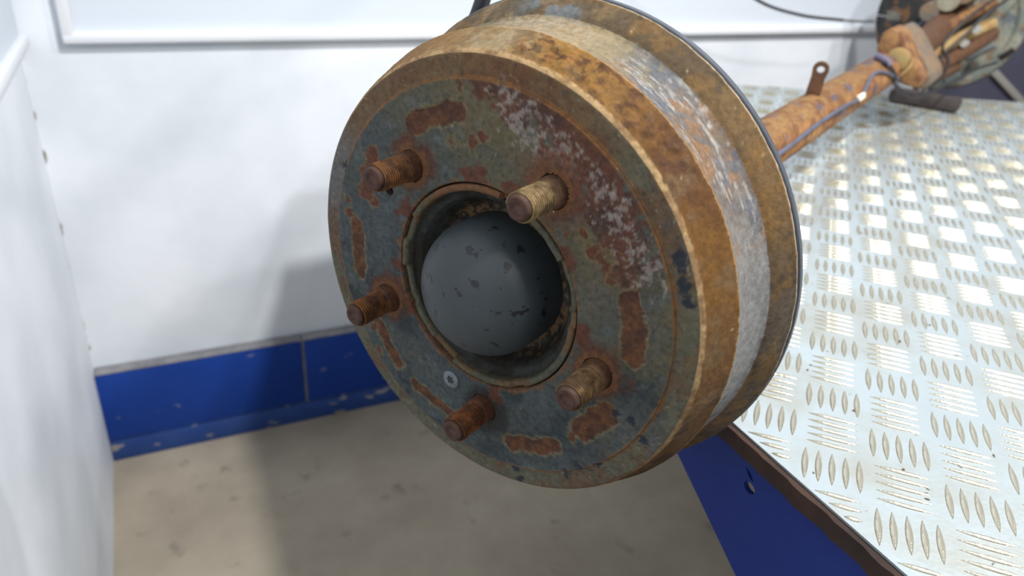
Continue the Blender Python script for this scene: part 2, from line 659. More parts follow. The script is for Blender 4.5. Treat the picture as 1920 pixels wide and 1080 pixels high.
def rust_material(name, fine=0.24, bump=0.5, rough=0.8):
    """takes the iron and rust colours from the Col attribute (alpha = bare metal) and breaks them up with grain"""
    m = bpy.data.materials.new(name)
    m.use_nodes = True
    nt = m.node_tree
    b = nt.nodes['Principled BSDF']
    at = nd(nt, 'ShaderNodeAttribute', attribute_name='Col')
    tc = nd(nt, 'ShaderNodeTexCoord')
    n1 = nd(nt, 'ShaderNodeTexNoise')
    n1.inputs['Scale'].default_value = 260
    n1.inputs['Detail'].default_value = 5
    n1.inputs['Roughness'].default_value = 0.65
    nt.links.new(tc.outputs['Object'], n1.inputs['Vector'])
    mr = nd(nt, 'ShaderNodeMapRange')
    mr.inputs['From Min'].default_value = 0.28
    mr.inputs['From Max'].default_value = 0.72
    mr.inputs['To Min'].default_value = 1 - fine
    mr.inputs['To Max'].default_value = 1 + fine
    nt.links.new(n1.outputs['Fac'], mr.inputs['Value'])
    vm = nd(nt, 'ShaderNodeVectorMath', operation='SCALE')
    nt.links.new(at.outputs['Color'], vm.inputs[0])
    nt.links.new(mr.outputs[0], vm.inputs['Scale'])
    n2 = nd(nt, 'ShaderNodeTexNoise')
    n2.inputs['Scale'].default_value = 75
    n2.inputs['Detail'].default_value = 6
    nt.links.new(tc.outputs['Object'], n2.inputs['Vector'])
    r2 = nd(nt, 'ShaderNodeMapRange')
    r2.inputs['From Min'].default_value = 0.68
    r2.inputs['From Max'].default_value = 0.78
    r2.inputs['To Max'].default_value = 0.45
    nt.links.new(n2.outputs['Fac'], r2.inputs['Value'])
    mx = nd(nt, 'ShaderNodeMixRGB')
    mx.inputs[2].default_value = rgba((52, 42, 36))
    nt.links.new(r2.outputs[0], mx.inputs[0])
    nt.links.new(vm.outputs[0], mx.inputs[1])
    nt.links.new(mx.outputs[0], b.inputs['Base Color'])
    rm = nd(nt, 'ShaderNodeMapRange')
    rm.inputs['To Min'].default_value = rough
    rm.inputs['To Max'].default_value = 0.36
    nt.links.new(at.outputs['Alpha'], rm.inputs['Value'])
    nt.links.new(rm.outputs[0], b.inputs['Roughness'])
    mm = nd(nt, 'ShaderNodeMath', operation='MULTIPLY')
    mm.inputs[1].default_value = 0.5
    nt.links.new(at.outputs['Alpha'], mm.inputs[0])
    nt.links.new(mm.outputs[0], b.inputs['Metallic'])
    b.inputs['Specular IOR Level'].default_value = 0.16
    bp = nd(nt, 'ShaderNodeBump')
    bp.inputs['Strength'].default_value = bump
    bp.inputs['Distance'].default_value = 0.0006
    ad = nd(nt, 'ShaderNodeMath', operation='ADD')
    nt.links.new(n1.outputs['Fac'], ad.inputs[0])
    nt.links.new(n2.outputs['Fac'], ad.inputs[1])
    nt.links.new(ad.outputs[0], bp.inputs['Height'])
    nt.links.new(bp.outputs['Normal'], b.inputs['Normal'])
    return m


M_drum = rust_material('rusted_drum_iron', 0.32, 0.8)
M_stud = rust_material('rusted_stud_steel', 0.35, 0.5, 0.7)
M_axle = rust_material('rusted_axle_steel', 0.4, 0.7, 0.8)

# --- colours of the iron
C = lambda *c: lin(c)
GREYBLUE, OLIVE, DARKG = C(68, 73, 73), C(84, 79, 61), C(48, 53, 55)
RUST, RUSTD, ORANGE, TAN, CREAM, PALE = C(86, 54, 41), C(68, 46, 40), C(158, 98, 50), C(160, 126, 84), C(196, 170, 130), C(140, 130, 122)

STUDS = [59.2, 131.5, 203.2, 272.6, 343.5]
PCD = 0.0876


def seg_dist(X, Y, pts):
    d = np.full(X.shape, 9.0)
    for (x0, y0), (x1, y1) in zip(pts[:-1], pts[1:]):
        vx, vy = x1 - x0, y1 - y0
        t = np.clip(((X - x0) * vx + (Y - y0) * vy) / (vx * vx + vy * vy + 1e-12), 0, 1)
        d = np.minimum(d, np.hypot(X - x0 - t * vx, Y - y0 - t * vy))
    return d


SLOTS = [([(-0.0545, 0.0925), (-0.0447, 0.0985), (-0.0286, 0.1044), (-0.021, 0.1058)], 0.0068),
         ([(-0.1088, 0.0125), (-0.108, -0.0031), (-0.1078, -0.0224)], 0.0056),
         ([(-0.0903, -0.0605), (-0.0815, -0.0746), (-0.0725, -0.0855)], 0.0052),
         ([(-0.0563, -0.0956), (-0.0388, -0.1014), (-0.0217, -0.106)], 0.0042),
         ([(0.0273, -0.1046), (0.0453, -0.099), (0.0608, -0.0907)], 0.0056),
         ([(0.079, -0.0687), (0.0847, -0.0602), (0.0927, -0.0496)], 0.0080),
         ([(0.0983, 0.0263), (0.1033, 0.0114), (0.1043, -0.0046)], 0.0072)]


def face_colour(X, Y, Z):
    P = np.stack([X, Y, Z], -1)
    r = np.hypot(X, Y)
    th = np.degrees(np.arctan2(Y, X))
    wob = (fbm(P, 170, 3) - 0.5)
    wob2 = (fbm(P, 420, 9) - 0.5)
    c = mixc(np.broadcast_to(GREYBLUE, P.shape), OLIVE, sstep(0.25, 0.95, 0.55 * fbm(P, 34, 1) + 0.45 * sstep(-0.09, 0.11, Y * 0.8 + X * 0.6)))
    c = mixc(c, DARKG, 0.9 * sstep(0.42, 0.75, fbm(P, 55, 5)) * sstep(0.07, -0.03, Y))
    c = mixc(c, C(92, 98, 98), 0.35 * sstep(0.55, 0.8, fbm(P, 110, 8)))
    metal = np.full(X.shape, 0.15)
    # brown wash that thickens to the upper right
    wash = sstep(0.02, 0.10, X * 0.62 + Y * 0.78) * sstep(0.32, 0.7, fbm(P, 30, 12))
    c = mixc(c, C(98, 84, 58), 0.55 * wash)
    # broad red-brown sweep, upper right
    d = seg_dist(X, Y, [(-0.004, 0.130), (0.0324, 0.1217), (0.0568, 0.1044), (0.0766, 0.0839), (0.0899, 0.0638), (0.0935, 0.050)])
    m = sstep(0.0195, 0.0135, d + wob * 0.022 + wob2 * 0.006)
    c = mixc(c, mixc(np.broadcast_to(RUST, P.shape), RUSTD, sstep(0.4, 0.65, fbm(P, 90, 15))), m * 0.92)
    metal *= 1 - m
    # pale lime and worn paint inside the sweep
    for pts, w in (([(0.0121, 0.118), (0.0302, 0.1059), (0.051, 0.0955)], 0.012), ([(0.0824, 0.0735), (0.0984, 0.0574), (0.1062, 0.0442)], 0.0095), ([(0.062, 0.0915), (0.075, 0.079)], 0.007)):
        d = seg_dist(X, Y, pts)
        m = sstep(w, w * 0.55, d + wob * 0.018 + wob2 * 0.016)
        c = mixc(c, PALE, m * sstep(0.34, 0.66, fbm(P, 420, 18)) * 0.65)
    # rust-filled slots with a tan outline
    for pts, w in SLOTS:
        d = seg_dist(X, Y, pts) + wob * 0.0036 + wob2 * 0.0016
        c = mixc(c, C(108, 98, 72), sstep(w + 0.0022, w + 0.0002, d) * 0.75)
        m = sstep(w + 0.0003, w - 0.0010, d)
        c = mixc(c, mixc(np.broadcast_to(C(72, 48, 38), P.shape), C(92, 61, 42), sstep(0.35, 0.7, fbm(P, 210, 21))), m)
        metal *= 1 - m
    # smaller rust marks
    for (x, y, w) in ((-0.0252, 0.0882, 0.0042), (-0.0088, 0.0908, 0.0036), (-0.003, 0.096, 0.003), (-0.0915, 0.0345, 0.004), (-0.1144, 0.0284, 0.003),
                      (-0.1155, 0.020, 0.0028), (0.0728, 0.0482, 0.0045), (0.0814, 0.0456, 0.004), (0.068, 0.056, 0.003), (0.0735, -0.0785, 0.003), (-0.097, -0.064, 0.0035), (-0.0905, -0.0815, 0.0032), (-0.02, 0.119, 0.004), (-0.028, -0.112, 0.002), (0.086, 0.034, 0.0025)):
        d = np.hypot(X - x, Y - y) + wob * 0.006 + wob2 * 0.003
        c = mixc(c, C(106, 94, 66), 0.6 * sstep(w + 0.0022, w + 0.0005, d))
        c = mixc(c, RUST, sstep(w, w - 0.0014, d))
    d = seg_dist(X, Y, [(-0.0889, 0.0669), (-0.0955, 0.052), (-0.0978, 0.0383)]) + wob * 0.006
    c = mixc(c, C(108, 84, 60), 0.8 * sstep(0.0075, 0.0050, d))
    c = mixc(c, RUST, sstep(0.0055, 0.0040, d))
    # stud rings
    for k, a in enumerate(STUDS):
        sx, sy = PCD * math.cos(math.radians(a)), PCD * math.sin(math.radians(a))
        d = np.hypot(X - sx, Y - sy)
        if k == 3:
            c = mixc(c, C(48, 46, 44), 0.9 * sstep(0.0225, 0.0150, np.hypot(X - sx - 0.002, Y - sy + 0.001) + wob * 0.003))
        else:
            d2 = np.hypot(X - sx - 0.001, Y - sy - 0.002)
            c = mixc(c, (RUST if k != 0 else C(98, 62, 46)), 0.85 * sstep((0.0225 if k != 0 else 0.027), 0.013, d2 + wob * 0.010))
            c = mixc(c, C(116, 78, 48), 0.6 * sstep(0.0150, 0.0125, d + wob * 0.004))
    # crust along the bore
    m = sstep(0.0032, 0.0008, (r - 0.0676) + wob * 0.006)
    c = mixc(c, C(98, 72, 50), m * 0.9)
    for a0, w in ((98, 9), (150, 7), (74, 6), (35, 8), (-2, 8), (-80, 4), (185, 4), (210, 5)):
        dth = np.abs((th - a0 + 180) % 360 - 180)
        c = mixc(c, RUST, 0.95 * sstep(w, w * 0.6, dth + wob * 8) * sstep(0.0105, 0.0065, (r - 0.0676) + wob * 0.008))
    # the outer land beyond the step
    land = sstep(0.1262, 0.1278, r)
    ul = sstep(30, 80, th) * sstep(175, 140, th)
    lc = mixc(np.broadcast_to(C(92, 88, 70), P.shape), C(106, 80, 54), ul * 0.9)
    lc = mixc(lc, C(98, 66, 44), sstep(0.45, 0.7, fbm(P, 60, 25)) * 0.7)
    lc = mixc(lc, C(70, 74, 80), sstep(0.55, 0.75, fbm(P, 80, 29)) * 0.55 * sstep(60, 20, np.abs(th)))
    c = mixc(c, lc, land * 0.75)
    left = sstep(20, 5, np.abs(th - 160))
    c = mixc(c, C(98, 102, 108), land * left * 0.5)
    m = sstep(0.0018, 0.0006, np.abs(r - 0.1272) + np.abs(wob) * 0.0012)
    c = mixc(c, C(122, 84, 50), m * (0.45 + 0.4 * sstep(0.4, 0.6, fbm(P, 50, 31))))
    # blue-black paint chips
    for x, y in ((0.1078, -0.0454), (0.118, -0.0574), (0.0992, -0.0458), (0.032, -0.1252), (0.0793, -0.0966), (0.0706, -0.108), (0.126, 0.0457), (0.1213, 0.0586), (0.036, -0.131), (0.092, -0.090), (0.1285, 0.039), (-0.118, 0.052), (-0.119, -0.040)):
        d = np.hypot((X - x) * 1.0 + wob * 0.004, (Y - y) * 0.7) + wob2 * 0.004
        big = 0.0045 if x > 0.12 and y > 0 else 0.0030
        c = mixc(c, C(44, 47, 53), sstep(big, big * 0.6, d))
    # tiny specks
    c = mixc(c, C(46, 48, 52), 0.8 * sstep(0.76, 0.82, fbm(P, 480, 40, 2)) * 0.5)
    c = mixc(c, C(150, 142, 112), 0.5 * sstep(0.93, 0.97, vnoise(P, 900, 44)))
    return c, metal


BAND = {
    2: [(-180, (104, 82, 58)), (-60, (108, 82, 56)), (-30, (118, 86, 54)), (0, (124, 90, 56)), (14, (128, 92, 52)), (26, (128, 90, 46)), (36, (112, 76, 44)), (46, (110, 76, 46)), (52, (126, 88, 48)), (62, (138, 102, 60)), (70, (146, 108, 56)), (80, (154, 116, 62)), (86, (168, 140, 100)), (93, (170, 152, 122)), (100, (158, 132, 92)), (112, (148, 112, 70)), (135, (138, 104, 66)), (180, (104, 82, 58))],
    3: [(-180, (150, 148, 146)), (-40, (165, 163, 160)), (0, (172, 170, 168)), (14, (166, 164, 162)), (24, (152, 146, 140)), (34, (138, 126, 118)), (46, (142, 120, 98)), (58, (134, 130, 128)), (68, (160, 146, 118)), (80, (182, 160, 120)), (92, (184, 160, 122)), (120, (150, 130, 100)), (180, (150, 148, 146))],
    4: [(-180, (100, 84, 66)), (-40, (116, 84, 56)), (-20, (108, 88, 68)), (0, (100, 86, 70)), (12, (104, 84, 58)), (24, (118, 88, 48)), (40, (122, 92, 50)), (58, (118, 92, 52)), (74, (124, 98, 58)), (88, (132, 110, 78)), (100, (128, 116, 94)), (112, (140, 114, 76)), (180, (100, 84, 66))],
}


BAND_GAIN = {2: 0.50, 3: 0.45, 4: 0.62}
BAND_CHROMA = {2: 1.04, 3: 0.95, 4: 0.82}


def band_table(k, th):
    a = np.array([p[0] for p in BAND[k]], float)
    cs = lin([p[1] for p in BAND[k]])
    c = np.stack([np.interp(th, a, cs[:, i]) for i in range(3)], -1)
    return (c * BAND_CHROMA[k] + c.mean(-1, keepdims=True) * (1 - BAND_CHROMA[k])) * BAND_GAIN[k]


def side_colour(X, Y, Z):
    """rim bands, chosen by depth t = -Z"""
    P = np.stack([X, Y, Z], -1)
    t = -Z
    th = np.degrees(np.arctan2(Y, X))
    wob = fbm(P, 120, 51) - 0.5
    wob2 = fbm(P, 380, 55) - 0.5
    thw = th + wob * 14
    c2, c3, c4 = band_table(2, thw), band_table(3, thw), band_table(4, thw)
    metal = np.zeros(X.shape)
    # band 2: flaking scale
    fl = sstep(34, 44, th) * sstep(92, 82, th)
    c2 = mixc(c2, C(70, 46, 30), fl * sstep(0.50, 0.66, fbm(P, 200, 58)) * 0.85)
    c2 = mixc(c2, C(126, 88, 46), fl * sstep(60, 68, th) * sstep(0.52, 0.68, fbm(P, 260, 60)) * 0.6)
    c2 = mixc(c2, C(58, 44, 36), sstep(20, 8, np.abs(th - (-22))) * sstep(0.60, 0.68, fbm(P, 85, 62)) * 0.8)
    c2 = mixc(c2, C(92, 74, 52), 0.6 * sstep(0.5, 0.7, fbm(P, 60, 63)))
    c2 = mixc(c2, C(160, 144, 110), 0.5 * sstep(0.93, 0.97, vnoise(P, 420, 64)))
    # band 3: grey machined ground with orange and blue blotches, streaked around the drum
    Q = np.stack([th * 0.004, np.hypot(X, Y) * 9, t * 9], -1)
    st = fbm(np.stack([th / 3.5, t * 800, 0 * t], -1), 1.0, 66)
    mid = sstep(16, 28, th) * sstep(76, 62, th)
    c3 = mixc(c3, C(84, 86, 91), mid * sstep(0.46, 0.62, fbm(P, 75, 67)) * 0.85)
    c3 = mixc(c3, C(116, 88, 64), mid * sstep(0.56, 0.70, fbm(P, 90, 69)) * 0.8)
    c3 = mixc(c3, C(150, 146, 140), mid * sstep(0.55, 0.72, st) * sstep(0.42, 0.62, fbm(P, 60, 71)) * 0.7)
    c3 = mixc(c3, C(128, 122, 108), sstep(70, 84, th) * sstep(0.5, 0.65, st) * 0.6)
    c3 = mixc(c3, C(124, 94, 62), sstep(0.0325, 0.0285, t + wob * 0.004) * 0.8)
    clean = sstep(24, 12, th) * sstep(-80, -50, th)
    metal = np.maximum(metal, 0.0)
    # band 4: brown lip
    c4 = mixc(c4, C(60, 52, 42), 0.6 * sstep(0.5, 0.68, fbm(P, 48, 73)))
    c4 = mixc(c4, C(108, 80, 44), 0.5 * sstep(0.58, 0.74, fbm(P, 85, 75)))
    c4 = mixc(c4, C(92, 96, 98), 0.85 * sstep(12, 4, np.abs(th - 93)) * sstep(0.42, 0.6, fbm(P, 110, 77)))
    c4 = mixc(c4, C(160, 144, 108), 0.5 * sstep(0.92, 0.97, vnoise(P, 500, 79)) * sstep(20, 40, th))
    c = c2.copy()
    c = mixc(c, c3, sstep(0.0272, 0.0278, t + wob2 * 0.0008))
    c = mixc(c, c4, sstep(0.0664, 0.0672, t + wob2 * 0.0010))
    metal = metal + 0.55 * clean * sstep(0.0275, 0.029, t) * sstep(0.0665, 0.065, t)
    # chamfer behind the face
    ch = sstep(0.0050, 0.0040, t + wob2 * 0.0016)
    cc = mixc(np.broadcast_to(C(150, 124, 88), P.shape), C(112, 90, 64), sstep(-5, -40, th) + sstep(140, 165, th) - sstep(-5, -40, th) * sstep(140, 165, th))
    cc = mixc(cc, C(104, 76, 52), sstep(0.5, 0.66, fbm(P, 130, 81)) * 0.6)
    c = mixc(c, cc, ch)
    # ridge edge worn bright
    c = mixc(c, C(150, 122, 84), sstep(0.0012, 0.0004, np.abs(t - 0.0270) + np.abs(wob2) * 0.0016) * 0.6)
    # bright machined lip edge
    c = mixc(c, C(150, 134, 112), sstep(0.0808, 0.0818, t + wob2 * 0.0008) * 0.85)
    return c, metal, fl


# --- drum mesh: face grid + turned side
NTH = 720
prof = []          # (r, t, face?)
prof += [(0.0672, 0.0060), (0.0673, 0.0030), (0.0676, 0.0008), (0.0682, 0.0)]
for r_ in np.arange(0.0692, 0.1262, 0.0010):
    prof.append((float(r_), 0.0))
prof += [(0.1264, 0.0), (0.1268, 0.0003), (0.1272, 0.0011), (0.1278, 0.0017)]
for r_ in np.arange(0.1286, 0.1393, 0.0009):
    prof.append((float(r_), 0.0018))
prof += [(0.1397, 0.0019), (0.1402, 0.0024)]
NFACE = len(prof)
prof += [(0.1408, 0.0030), (0.1414, 0.0036), (0.1419, 0.0044), (0.1424, 0.0054), (0.1427, 0.0062)]
for q in np.linspace(0.0075, 0.0262, 18):
    prof.append((0.1427 + (0.1507 - 0.1427) * (q - 0.0062) / (0.0264 - 0.0062), float(q)))
prof += [(0.1509, 0.0267), (0.1510, 0.0273), (0.1506, 0.0280)]
for q in np.linspace(0.0292, 0.0640, 30):
    u_ = (q - 0.0280) / (0.0655 - 0.0280)
    prof.append((0.1502 + 0.0018 * u_ - 0.0035 * math.sin(math.pi * u_), float(q)))
prof += [(0.1524, 0.0655), (0.1533, 0.0665), (0.1539, 0.0673)]
for q in np.linspace(0.0685, 0.0795, 10):
    prof.append((0.1539 + (0.1636 - 0.1539) * ((q - 0.0673) / (0.0805 - 0.0673)) ** 0.8, float(q)))
prof += [(0.1640, 0.0806), (0.1643, 0.0814), (0.1643, 0.0826), (0.1630, 0.0830), (0.1500, 0.0830)]
rr = np.array([p[0] for p in prof])
tt = np.array([p[1] for p in prof])
TH = np.linspace(-math.pi, math.pi, NTH, endpoint=False)
Rg, Tg = np.meshgrid(rr, TH, indexing='ij')
Zg = -np.repeat(tt[:, None], NTH, 1)
Xg, Yg = Rg * np.cos(Tg), Rg * np.sin(Tg)
# holes for the studs and one tapped hole
HOLES = [(PCD * math.cos(math.radians(a)), PCD * math.sin(math.radians(a)), 0.0101) for a in STUDS] + [(-0.0767, 0.0450, 0.0034)]
dead = np.zeros(Xg.shape, bool)
for hx, hy, hr in HOLES:
    D = np.hypot(Xg - hx, Yg - hy)
    D = np.where((np.arange(len(rr)) < NFACE)[:, None], D, 9)
    dead |= D < hr
    near = (D >= hr) & (D < hr + 0.0011)
    ux, uy = (Xg - hx) / np.maximum(D, 1e-9), (Yg - hy) / np.maximum(D, 1e-9)
    Xg = np.where(near, hx + ux * hr, Xg)
    Yg = np.where(near, hy + uy * hr, Yg)
# flakes and pits
PP = np.stack([Xg, Yg, Zg], -1)
thd = np.degrees(Tg)
tdep = -Zg
flk = sstep(34, 44, thd) * sstep(92, 82, thd) * sstep(0.006, 0.009, tdep) * sstep(0.0268, 0.024, tdep)
disp = flk * 0.0014 * sstep(0.40, 0.60, fbm(PP, 150, 58)) + flk * 0.0007 * (fbm(PP, 420, 85) - 0.5)
sideband = sstep(0.003, 0.006, tdep)
disp += sideband * 0.0006 * (fbm(PP, 110, 87) - 0.5) + sideband * 0.00025 * (fbm(PP, 420, 88) - 0.5)
disp -= sideband * 0.0007 * (fbm(PP, 24, 89) - 0.5)
Xg = Xg + disp * np.cos(Tg)
Yg = Yg + disp * np.sin(Tg)
isface = (np.arange(len(rr)) < NFACE)[:, None] & (Rg > 0.069)
slotdip = np.zeros(Xg.shape)
for pts, w in SLOTS:
    slotdip = np.maximum(slotdip, sstep(w + 0.0006, w - 0.0012, seg_dist(Xg, Yg, pts) + (fbm(PP, 170, 3) - 0.5) * 0.0045))
Zg = Zg - np.where(isface, 0.0006 * slotdip + 0.00025 * (fbm(PP, 90, 91) - 0.5) + 0.00012 * (fbm(PP, 500, 92) - 0.5), 0)
V = np.stack([Xg, Yg, Zg], -1).reshape(-1, 3)
F = []
alive = ~dead
for i in range(len(rr) - 1):
    for j in range(NTH):
        k = (j + 1) % NTH
        if alive[i, j] and alive[i, k] and alive[i + 1, j] and alive[i + 1, k]:
            F.append((i * NTH + j, (i + 1) * NTH + j, (i + 1) * NTH + k, i * NTH + k))
drum = mesh_obj('brake_drum', V, F, M_drum, axle, auto=45)
Zc = -np.repeat(tt[:, None], NTH, 1)
cf, mf = face_colour(Xg, Yg, Zc)
cs_, ms_, _ = side_colour(Xg, Yg, Zc)
fm = (np.arange(len(rr)) < NFACE - 1)[:, None]
cc_ = np.where(fm[..., None], cf, cs_).reshape(-1, 3)
set_color(drum, np.clip(cc_, 0, 1), np.where(fm, mf, ms_).reshape(-1))

# hole linings
M_dark = mat('dark_recess_rust', (44, 32, 26), 0.9, base2=(70, 46, 34), var=0.2, var_scale=120, bump=0.5, bump_scale=300)
for q, (hx, hy, hr) in enumerate(HOLES):
    Vh, Fh = lathe([(hr * 1.06, -0.0003), (hr, -0.0008), (hr * 0.97, -0.012), (0.0001, -0.012)], 40)
    o = mesh_obj('stud_hole' if q < 5 else 'tapped_hole', Vh, Fh, M_dark, drum, auto=40)
    o.location = (hx, hy, 0)

# wheel studs
def stud_mesh(seed):
    pr = [(0.0001, 0.0325), (0.0030, 0.0324), (0.0036, 0.0330), (0.0058, 0.0332), (0.0066, 0.0326), (0.0076, 0.0308)]
    z = 0.0302
    p = 0.00185
    while z > 0.0085:
        for f_, r_ in ((0.0, 0.00745), (0.22, 0.0085), (0.40, 0.00875), (0.58, 0.0085), (0.8, 0.0074)):
            pr.append((r_, z - f_ * p))
        z -= p
    pr += [(0.0085, z), (0.0090, z - 0.0012), (0.0094, 0.0040), (0.0096, 0.0), (0.0096, -0.010)]
    nth = 56
    Vs, Fs = lathe(pr, nth)
    # helical lead and wear
    a = np.arctan2(Vs[:, 1], Vs[:, 0])
    thr = (Vs[:, 2] < 0.0303) & (Vs[:, 2] > 0.0085)
    Vs[:, 2] += np.where(thr, p * (a / (2 * math.pi)), 0)
    nz = fbm(Vs, 260, seed)
    k = 1 + 0.035 * (nz - 0.5)
    Vs[:, 0] *= k
    Vs[:, 1] *= k
    r = np.hypot(Vs[:, 0], Vs[:, 1])
    return Vs, [tuple(reversed(f)) for f in Fs], r


STUDC = [((138, 116, 80), (58, 44, 34)), ((112, 74, 42), (46, 32, 24)), ((112, 68, 34), (44, 28, 18)), ((114, 66, 32), (42, 26, 16)), ((116, 90, 58), (50, 38, 28))]
for q, a in enumerate(STUDS):
    Vs, Fs, r = stud_mesh(q * 5 + 2)
    o = mesh_obj('wheel_stud', Vs, Fs, M_stud, drum, auto=70)
    o.location = (PCD * math.cos(math.radians(a)), PCD * math.sin(math.radians(a)), 0)
    hi, lo = C(*STUDC[q][0]), C(*STUDC[q][1])
    nz = fbm(Vs, 150, q + 60)
    c = mixc(np.broadcast_to(lo, Vs.shape), hi, sstep(0.0074, 0.0086, r) * (0.35 + 0.65 * sstep(0.3, 0.7, nz)))
    c = mixc(c, C(78, 56, 48), sstep(0.0316, 0.0322, Vs[:, 2]) * 0.9)
    c = mixc(c, C(84, 58, 46), sstep(0.0095, 0.0070, Vs[:, 2]) * 0.7)
    set_color(o, c, 0.15)

# torx retaining screw
M_zinc = mat('zinc_screw', (120, 130, 134), 0.4, metal=0.5, base2=(88, 96, 100), var=0.2, var_scale=300, bump=0.2, bump_scale=600)
SX, SY = -0.0235, -0.0768
Vs, Fs = [], []
nth = 48
ang = np.linspace(0, 2 * math.pi, nth, endpoint=False)
star = 0.0026 + 0.0005 * np.cos(6 * ang)
rings = [(np.full(nth, 0.0066), -0.0006), (np.full(nth, 0.0064), 0.0005), (np.full(nth, 0.0058), 0.0009), (star * 1.12, 0.0010), (star, 0.0004), (star * 0.9, -0.0026), (star * 0.05, -0.0028)]
for rad, z in rings:
    for k in range(nth):
        Vs.append((rad[k] * math.cos(ang[k]), rad[k] * math.sin(ang[k]), z))
for i in range(len(rings) - 1):
    for k in range(nth):
        Fs.append((i * nth + k, i * nth + (k + 1) % nth, (i + 1) * nth + (k + 1) % nth, (i + 1) * nth + k))
o = mesh_obj('retaining_screw', Vs, Fs, M_zinc, drum, auto=35)
o.location = (SX, SY, 0.0004)
o['label'] = 'bright zinc star-drive screw'

# --- hub: spigot lip, cavity and cap
nth = 360
hp = [(0.0666, 0.008), (0.0667, 0.0012), (0.0664, 0.0), (0.0652, -0.0006), (0.0638, -0.0006), (0.0628, 0.0), (0.0622, 0.0010), (0.0618, 0.0035),
      (0.0606, 0.0060), (0.0592, 0.0072), (0.0570, 0.0085), (0.0548, 0.0120), (0.0530, 0.0160), (0.0510, 0.0200), (0.0488, 0.0228), (0.0462, 0.0236), (0.0400, 0.0240)]
hp2 = []
for (r0, t0), (r1, t1) in zip(hp[:-1], hp[1:]):
    kk = max(1, int(math.hypot(r1 - r0, t1 - t0) / 0.0008))
    hp2 += [(r0 + (r1 - r0) * q / kk, t0 + (t1 - t0) * q / kk) for q in range(kk)]
hp = hp2 + [hp[-1]]
th = np.linspace(-180, 180, nth, endpoint=False)
lipdrop = np.zeros(nth)
for a0, w, dpt in ((70, 11, 0.0042), (22, 13, 0.0030), (3, 5, 0.0015), (158, 9, 0.0025), (196, 13, 0.0030), (228, 20, 0.0022), (-120, 10, 0.0035), (-62, 5, 0.0020)):
    d = np.abs((th - a0 + 180) % 360 - 180)
    lipdrop = np.maximum(lipdrop, dpt * sstep(w, w - 1.2, d))
HV = []
for (r_, t_) in hp:
    isl = 1.0 if t_ < 0.0036 and r_ > 0.0617 else 0.0
    tz = t_ + isl * lipdrop + 0.0003 * np.sin(np.radians(th) * 23) * isl
    HV.append(np.c_[r_ * np.cos(np.radians(th)), r_ * np.sin(np.radians(th)), -tz])
HV = np.concatenate(HV)
HF = []
for i in range(len(hp) - 1):
    for j in range(nth):
        k = (j + 1) % nth
        HF.append((i * nth + j, i * nth + k, (i + 1) * nth + k, (i + 1) * nth + j))
HV[:, 2] += 0.0006 * (fbm(HV, 260, 95) - 0.5)
hub = mesh_obj('hub', HV, HF, M_drum, axle, auto=50)
hr_ = np.hypot(HV[:, 0], HV[:, 1])
hc = mixc(np.broadcast_to(C(80, 79, 66), HV.shape), C(100, 76, 52), sstep(0.4, 0.7, fbm(HV, 70, 96)) * 0.8)
tha = np.degrees(np.arctan2(HV[:, 1], HV[:, 0]))
hc = mixc(hc, C(106, 70, 46), sstep(36, 26, np.abs(tha - 98)) * sstep(0.0618, 0.0628, hr_) * 0.8)
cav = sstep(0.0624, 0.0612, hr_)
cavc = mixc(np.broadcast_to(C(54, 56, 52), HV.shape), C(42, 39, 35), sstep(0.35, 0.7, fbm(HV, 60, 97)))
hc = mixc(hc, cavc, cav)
deb = sstep(0.0535, 0.0480, hr_ + (fbm(HV, 200, 98) - 0.5) * 0.008)
hc = mixc(hc, C(120, 92, 62), deb * sstep(0.42, 0.6, fbm(HV, 300, 99)) * 0.65)
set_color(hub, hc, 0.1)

# hub cap: a domed grease cap
cp = []
for k in range(0, 28):
    a = math.pi / 2 * k / 20
    r_ = 0.0436 * math.sin(a)
    t_ = 0.0055 - 0.0375 * math.cos(a)
    if a > math.pi / 2:
        r_, t_ = 0.0436, 0.0055 + 0.0028 * (k - 20)
    cp.append((max(r_, 0.0001), -t_))
Vc, Fc = lathe(cp, 120)


def cap_material():
    m = mat('grey_cap_paint', (44, 50, 52), 0.5, base2=(50, 57, 60), var=0.25, var_scale=45, bump=0.06, bump_scale=160)
    nt = m.node_tree
    b = nt.nodes['Principled BSDF']
    tc = [n for n in nt.nodes if n.type == 'TEX_COORD'][0]
    src = b.inputs['Base Color'].links[0].from_socket
    n = nd(nt, 'ShaderNodeTexNoise')
    n.inputs['Scale'].default_value = 130
    n.inputs['Detail'].default_value = 3
    nt.links.new(tc.outputs['Object'], n.inputs['Vector'])
    r = nd(nt, 'ShaderNodeMapRange')
    r.inputs['From Min'].default_value = 0.645
    r.inputs['From Max'].default_value = 0.66
    nt.links.new(n.outputs['Fac'], r.inputs['Value'])
    n2 = nd(nt, 'ShaderNodeTexNoise')
    n2.inputs['Scale'].default_value = 30
    nt.links.new(tc.outputs['Object'], n2.inputs['Vector'])
    mx = nd(nt, 'ShaderNodeMixRGB')
    mx.inputs[2].default_value = rgba((16, 18, 21))
    nt.links.new(r.outputs[0], mx.inputs[0])
    nt.links.new(src, mx.inputs[1])
    nt.links.new(mx.outputs[0], b.inputs['Base Color'])
    return m


cap = mesh_obj('hub_cap', Vc, [tuple(reversed(f)) for f in Fc], cap_material(), hub, auto=60)
cap['label'] = 'dark grey domed cap with black chips'

